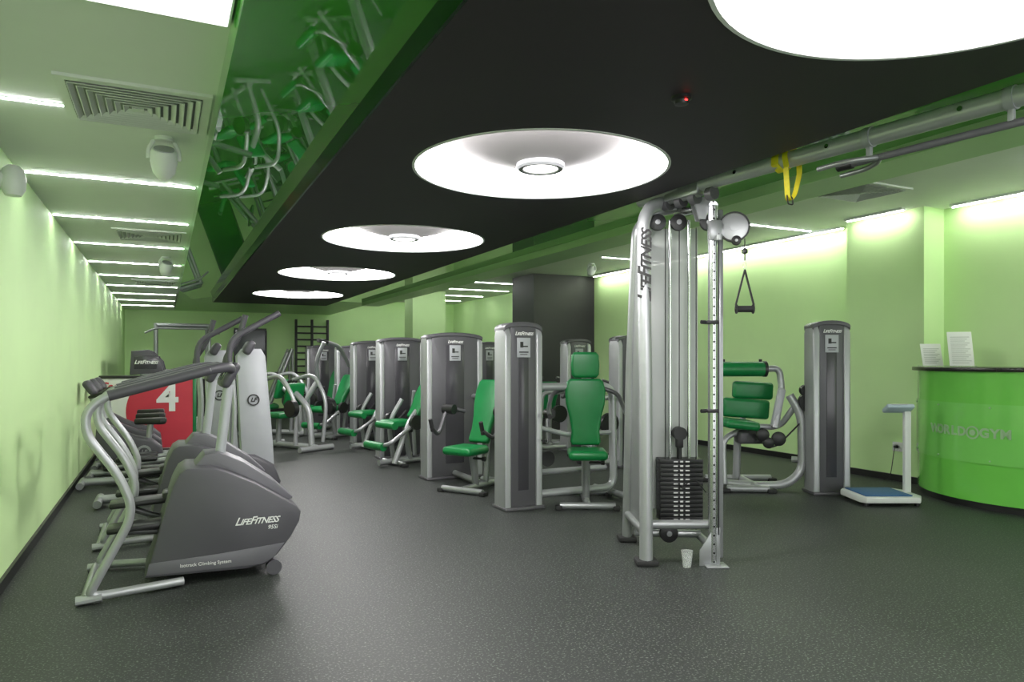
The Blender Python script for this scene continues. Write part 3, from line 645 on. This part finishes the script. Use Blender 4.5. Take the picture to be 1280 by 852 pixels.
MB().tube([(-.10, -.2, .93), (-.26, -.22, .95), (-.42, -.12, .90), (-.42, .12, .90), (-.26, .22, .95), (-.10, .2, .93)], .02, .08).build('handlebar', M_blk, bk)
MB().box((-.42, 0, 1.0), (.08, .30, .18), .04, 3, rot=(0, -35, 0)).build('console', M_body, bk)
for sy in (-1, 1):
    MB().tube([(.0, sy*.11, .28), (sy*.14, sy*.13, .20)], .015).build('crank', M_lsilver, bk)
    MB().box((sy*.14, sy*.19, .20), (.11, .10, .03), .01).build('pedal', M_blk, bk)
dup(bk, (-.31, 9.8, 0), 'upright exercise bike in the middle of three by the left wall')
dup(bk, (-.32, 10.6, 0), 'upright exercise bike right in front of the red and white board')

t = thing('display_board', 'low white partition board with red shape and white number 4', 'sign board', (0, 11.35, 0))
MB().box((-.20, .03, .53), (1.18, .06, 1.04), .004).build('panel', M_paper, t)
MB().box((-.20, .03, 1.065), (1.22, .12, .04), .006).build('top_rail', M_blk, t)
MB().box((-.20, .0, .02), (1.2, .16, .04), .006).build('bottom_rail', M_blk, t)
MB().box((.40, .03, .52), (.05, .09, 1.02), .006).build('edge_post', M_pad, t, 'green side edge')
pr = [(max(-.78, min(.375, .12+.60*math.cos(R(a)))), max(.05, min(1.035, .58+.58*math.sin(R(a))))) for a in range(62, 299, 6)]+[(.375, .05), (.375, 1.035)]
MB().prism(pr, 'y', -.006, .0).build('red_shape', M_red, t)
MB().text('4', .56, T(.05, -.012, .75) @ FACE_Y, .003, 0, .014).build('number', M_txt, t)
MB().text('Cardio', .16, T(-.60, -.008, .93) @ FACE_Y, .003, .3, .003).build('lettering', M_red, t)

G = 'treadmills at the far left'
tm = thing('treadmill', 'treadmill with dark console seen just above the white and red board', 'treadmill', (.0, 12.4, 0), 0, G)
MB().box((.15, 0, .14), (1.5, .56, .08), .02).build('deck', M_blk, tm)
for sy in (-1, 1):
    MB().box((.15, sy*.34, .15), (1.55, .12, .12), .03).build('side_rail', M_lsilver, tm)
    MB().tube([(-.45, sy*.34, .15), (-.30, sy*.36, 1.1), (-.05, sy*.36, 1.12), (.22, sy*.36, 1.05)], .03, .08).build('handrail', M_lsilver, tm)
MB().prism([(-.68, .06), (-.28, .06), (-.30, .28), (-.45, .34), (-.62, .26)], 'y', -.36, .36, .03).build('motor_cover', M_body, tm)
MB().prism([(-.46, 1.08), (.0, 1.10), (-.04, 1.28), (-.2, 1.46), (-.44, 1.44)], 'y', -.40, .40, .03).build('console', M_body, tm)
MB().box((-.25, -.405, 1.27), (.30, .006, .2), .002).build('console_side', M_char2, tm)
MB().text('LifeFitness', .08, T(-.24, -.412, 1.27) @ FACE_Y, .001, .3, .002, True).build('lettering', M_txt, tm)
dup(tm, (.02, 13.5, 0), 'treadmill farther back than the one behind the board')
dup(tm, (.04, 14.6, 0), 'farthest treadmill of the left row')
t = thing('multi_gym_frame', 'silver cable frame standing at the far left end', 'exercise machine', (.35, 16.6, 0))
f = MB()
for x in (-.5, .5):
    for y in (-.4, .4): f.tube([(x, y, 0), (x, y, 2.05)], .04)
for y in (-.4, .4): f.tube([(-.5, y, 2.02), (.5, y, 2.02)], .04).tube([(-.5, y, .05), (.5, y, .05)], .04)
for x in (-.5, .5): f.tube([(x, -.4, 2.02), (x, .4, 2.02)], .04).tube([(x, -.4, .05), (x, .4, .05)], .04)
f.tube([(-.7, -.5, 1.85), (-.5, -.5, 1.95), (.5, -.5, 1.95), (.7, -.5, 1.85)], .02, .05); f.build('frame', M_lsilver, t)
MB().box((.3, .1, .5), (.28, .2, .8), .01).build('weight_stack', M_blk, t)
MB().box((0, -.1, .5), (.35, .35, .08), .03).build('seat_pad', M_pad, t)
MB().box((0, .12, .85), (.3, .08, .55), .03).build('back_pad', M_pad, t)
MB().tube([(0, -.1, 0), (0, -.1, .47)], .04).tube([(0, .16, 0), (0, .16, 1.0)], .03).build('seat_post', M_silver, t)
t = thing('wall_bars', 'dark wooden ladder of wall bars on the far green wall', 'wall bars', (3.45, YF-.12, 0))
for x in (-.40, 0, .40): MB().box((x, 0, 1.2), (.05, .12, 2.3), .005).build('upright', M_dkcol, t)
for k in range(12): MB().cyl((-.4, -.02, .3+.17*k), (.4, -.02, .3+.17*k), .02, 10).build('rung', M_dkcol, t)

# ------------------------------------------------------------------ scale
t = thing('weighing_scale', 'white column weighing scale with blue platform by the reception desk', 'scale', (5.93, 4.385, 0), -26.05)
MB().prism([(-.26, -.24), (.22, -.24), (.28, -.14), (.28, .14), (.22, .24), (-.26, .24), (-.30, .18), (-.30, -.18)], 'z', .03, .085, .012).build('base', M_white, t)
MB().box((-.04, 0, .092), (.42, .40, .012), .005).build('platform_mat', M_blue, t)
MB().box((.255, .05, .44), (.062, .05, .78), .012).build('column', M_white, t)
MB().box((.165, .03, .855), (.25, .12, .04), .012, 3, rot=(-30, 0, 0)).build('display_head', M_bluegrey, t)
MB().box((.15, -.0, .884), (.15, .06, .004), .001, rot=(-30, 0, 0)).build('display', M_white, t, 'pale display window')
for x in (-.24, .22):
    for y in (-.18, .18): MB().cyl((x, y, 0), (x, y, .04), .022, 14).build('foot', M_blk, t)
# ------------------------------------------------------------------ desk
CX, CY, CR = 7.46, 3.79, 1.07
def arc(r, a0, a1, n): return [(CX+r*math.cos(R(a0+(a1-a0)*k/n)), CY+r*math.sin(R(a0+(a1-a0)*k/n))) for k in range(n+1)]
def shell(r, zz0, zz1, a0=118, a1=266, bev=0):
    p = arc(r, a0, a1, 48); mb = MB(T(-6.8, -3.79)); mb.prism([(XR-.02, p[0][1])]+p+[(XR-.02, p[-1][1])], 'z', zz0, zz1, bev); return mb
t = thing('reception_desk', 'curved glossy green reception desk with black counter top', 'reception desk', (6.8, 3.79, 0))
a0 = 121
shell(CR-.02, 0, .06, a0, 262).build('plinth', M_blk, t)
shell(CR, .06, 1.20, a0, 262).build('front_panel', M_desk, t)
shell(CR+.05, 1.20, 1.235, a0+1, 263, .006).build('counter_top', M_top, t)
def strip(r0, r1, z0, z1, a0, a1, n=36):
    i = arc(r0, a0, a1, n); o = arc(r1, a0, a1, n); mb = MB(T(-6.8, -3.79)); mb.prism(i+o[::-1], 'z', z0, z1); return mb
strip(CR+.004, CR+.012, .40, .92, 128, 250).build('acrylic_plate', M_acryl, t, 'lighter glossy plate')
def deskM(phi, z=.665, e=.014):
    a = R(phi); return Matrix(((-math.sin(a), 0, math.cos(a), CX+(CR+e)*math.cos(a)), (math.cos(a), 0, math.sin(a), CY+(CR+e)*math.sin(a)), (0, 1, 0, z), (0, 0, 0, 1)))
f = MB(T(-6.8, -3.79))
for k, ch in enumerate('WORLD'): f.text(ch, .112, deskM(155.2+k*4.2), .003, 0, .004)
f.build('lettering', M_lett, t, 'grey green raised word left of the emblem')
f = MB(T(-6.8, -3.79))
for k, ch in enumerate('GYM'): f.text(ch, .112, deskM(182.6+k*4.4), .003, 0, .004)
f.build('lettering', M_lett, t, 'grey green raised word right of the emblem')
f = MB(T(-6.8, -3.79)); f.lathe([(.044, 0), (.058, 0), (.058, .005), (.044, .005)], seg=28, M=deskM(177.4), close=True)
f.lathe([(.0, 0), (.026, 0), (.026, .005), (.0, .005)], seg=20, M=deskM(177.4)); f.build('round_emblem', M_lett, t, 'grey green round emblem')
for phi in (131, 158, 185, 212):
    a = R(phi)
    for z in (.43, .89): MB(T(-6.8, -3.79)).cyl((CX+(CR+.01)*math.cos(a), CY+(CR+.01)*math.sin(a), z), (CX+(CR+.02)*math.cos(a), CY+(CR+.02)*math.sin(a), z), .007, 12).build('fixing_stud', M_lett, t)
def sheets(name, label, px, py, w, h, rz, tilt, lines):
    t = thing(name, label, 'paper stand', (px, py, 1.236), rz)
    Mx = RX(-tilt)
    MB().box((0, .03, .006), (w+.02, .12, .012), .003).build('stand_base', M_cup, t)
    MB(Mx).box((0, 0, h/2+.012), (w, .006, h), .001).build('sheet', M_paper, t)
    f = MB(Mx)
    for k in range(lines): f.box((-.01*(k % 3), -.0045, h-.04-k*(h-.06)/lines), (w*(.78-.1*(k % 3)), .001, .004))
    f.build('printed_lines', M_gprint, t)
sheets('notice_sheet', 'taller printed white notice standing on the desk counter', 6.72, 4.14, .21, .33, -38, 14, 14)
sheets('leaflet_holder', 'shorter stack of white leaflets on the desk left of the taller notice', 6.66, 4.38, .19, .22, -30, 16, 9)
t = thing('wall_socket', 'white double power socket low on the pier beside the desk', 'socket', (7.1, 5.02, .37))
MB().box((-.006, 0, 0), (.012, .20, .10), .004).build('plate', M_white, t)
for y in (-.045, .045): MB(T(-.012, y, 0) @ RY(-90)).lathe([(0, 0), (.022, 0), (.034, .006), (.036, .0)], seg=20).build('outlet', M_white, t)
t = thing('power_plug', 'black plug with hanging cord in the wall socket', 'plug', (7.086, 5.065, .37))
MB().cyl((0, 0, 0), (-.035, 0, 0), .015, 14).build('plug_body', M_blk, t)
MB().tube([(-.03, 0, 0), (-.05, .0, -.06), (-.035, .03, -.2), (-.03, .06, -.35), (-.08, .1, -.362)], .004, .05, 6).build('cord', M_blk, t)

# ------------------------------------------------------------------ camera, world
cam = bpy.data.cameras.new('camera'); co = bpy.data.objects.new('camera', cam); C.objects.link(co)
co.location = (0, 0, 1.3); co.rotation_euler = (R(90), 0, R(-26.05))
cam.sensor_width = 36; cam.lens = 25.03; cam.shift_y = 24/1280; cam.clip_start = .05
S.camera = co
w = bpy.data.worlds.new('world'); S.world = w; w.use_nodes = True
w.node_tree.nodes['Background'].inputs[0].default_value = (.95, .97, .97, 1); w.node_tree.nodes['Background'].inputs[1].default_value = 1.9
S.view_settings.view_transform = 'Standard'
S.view_settings.exposure = .6
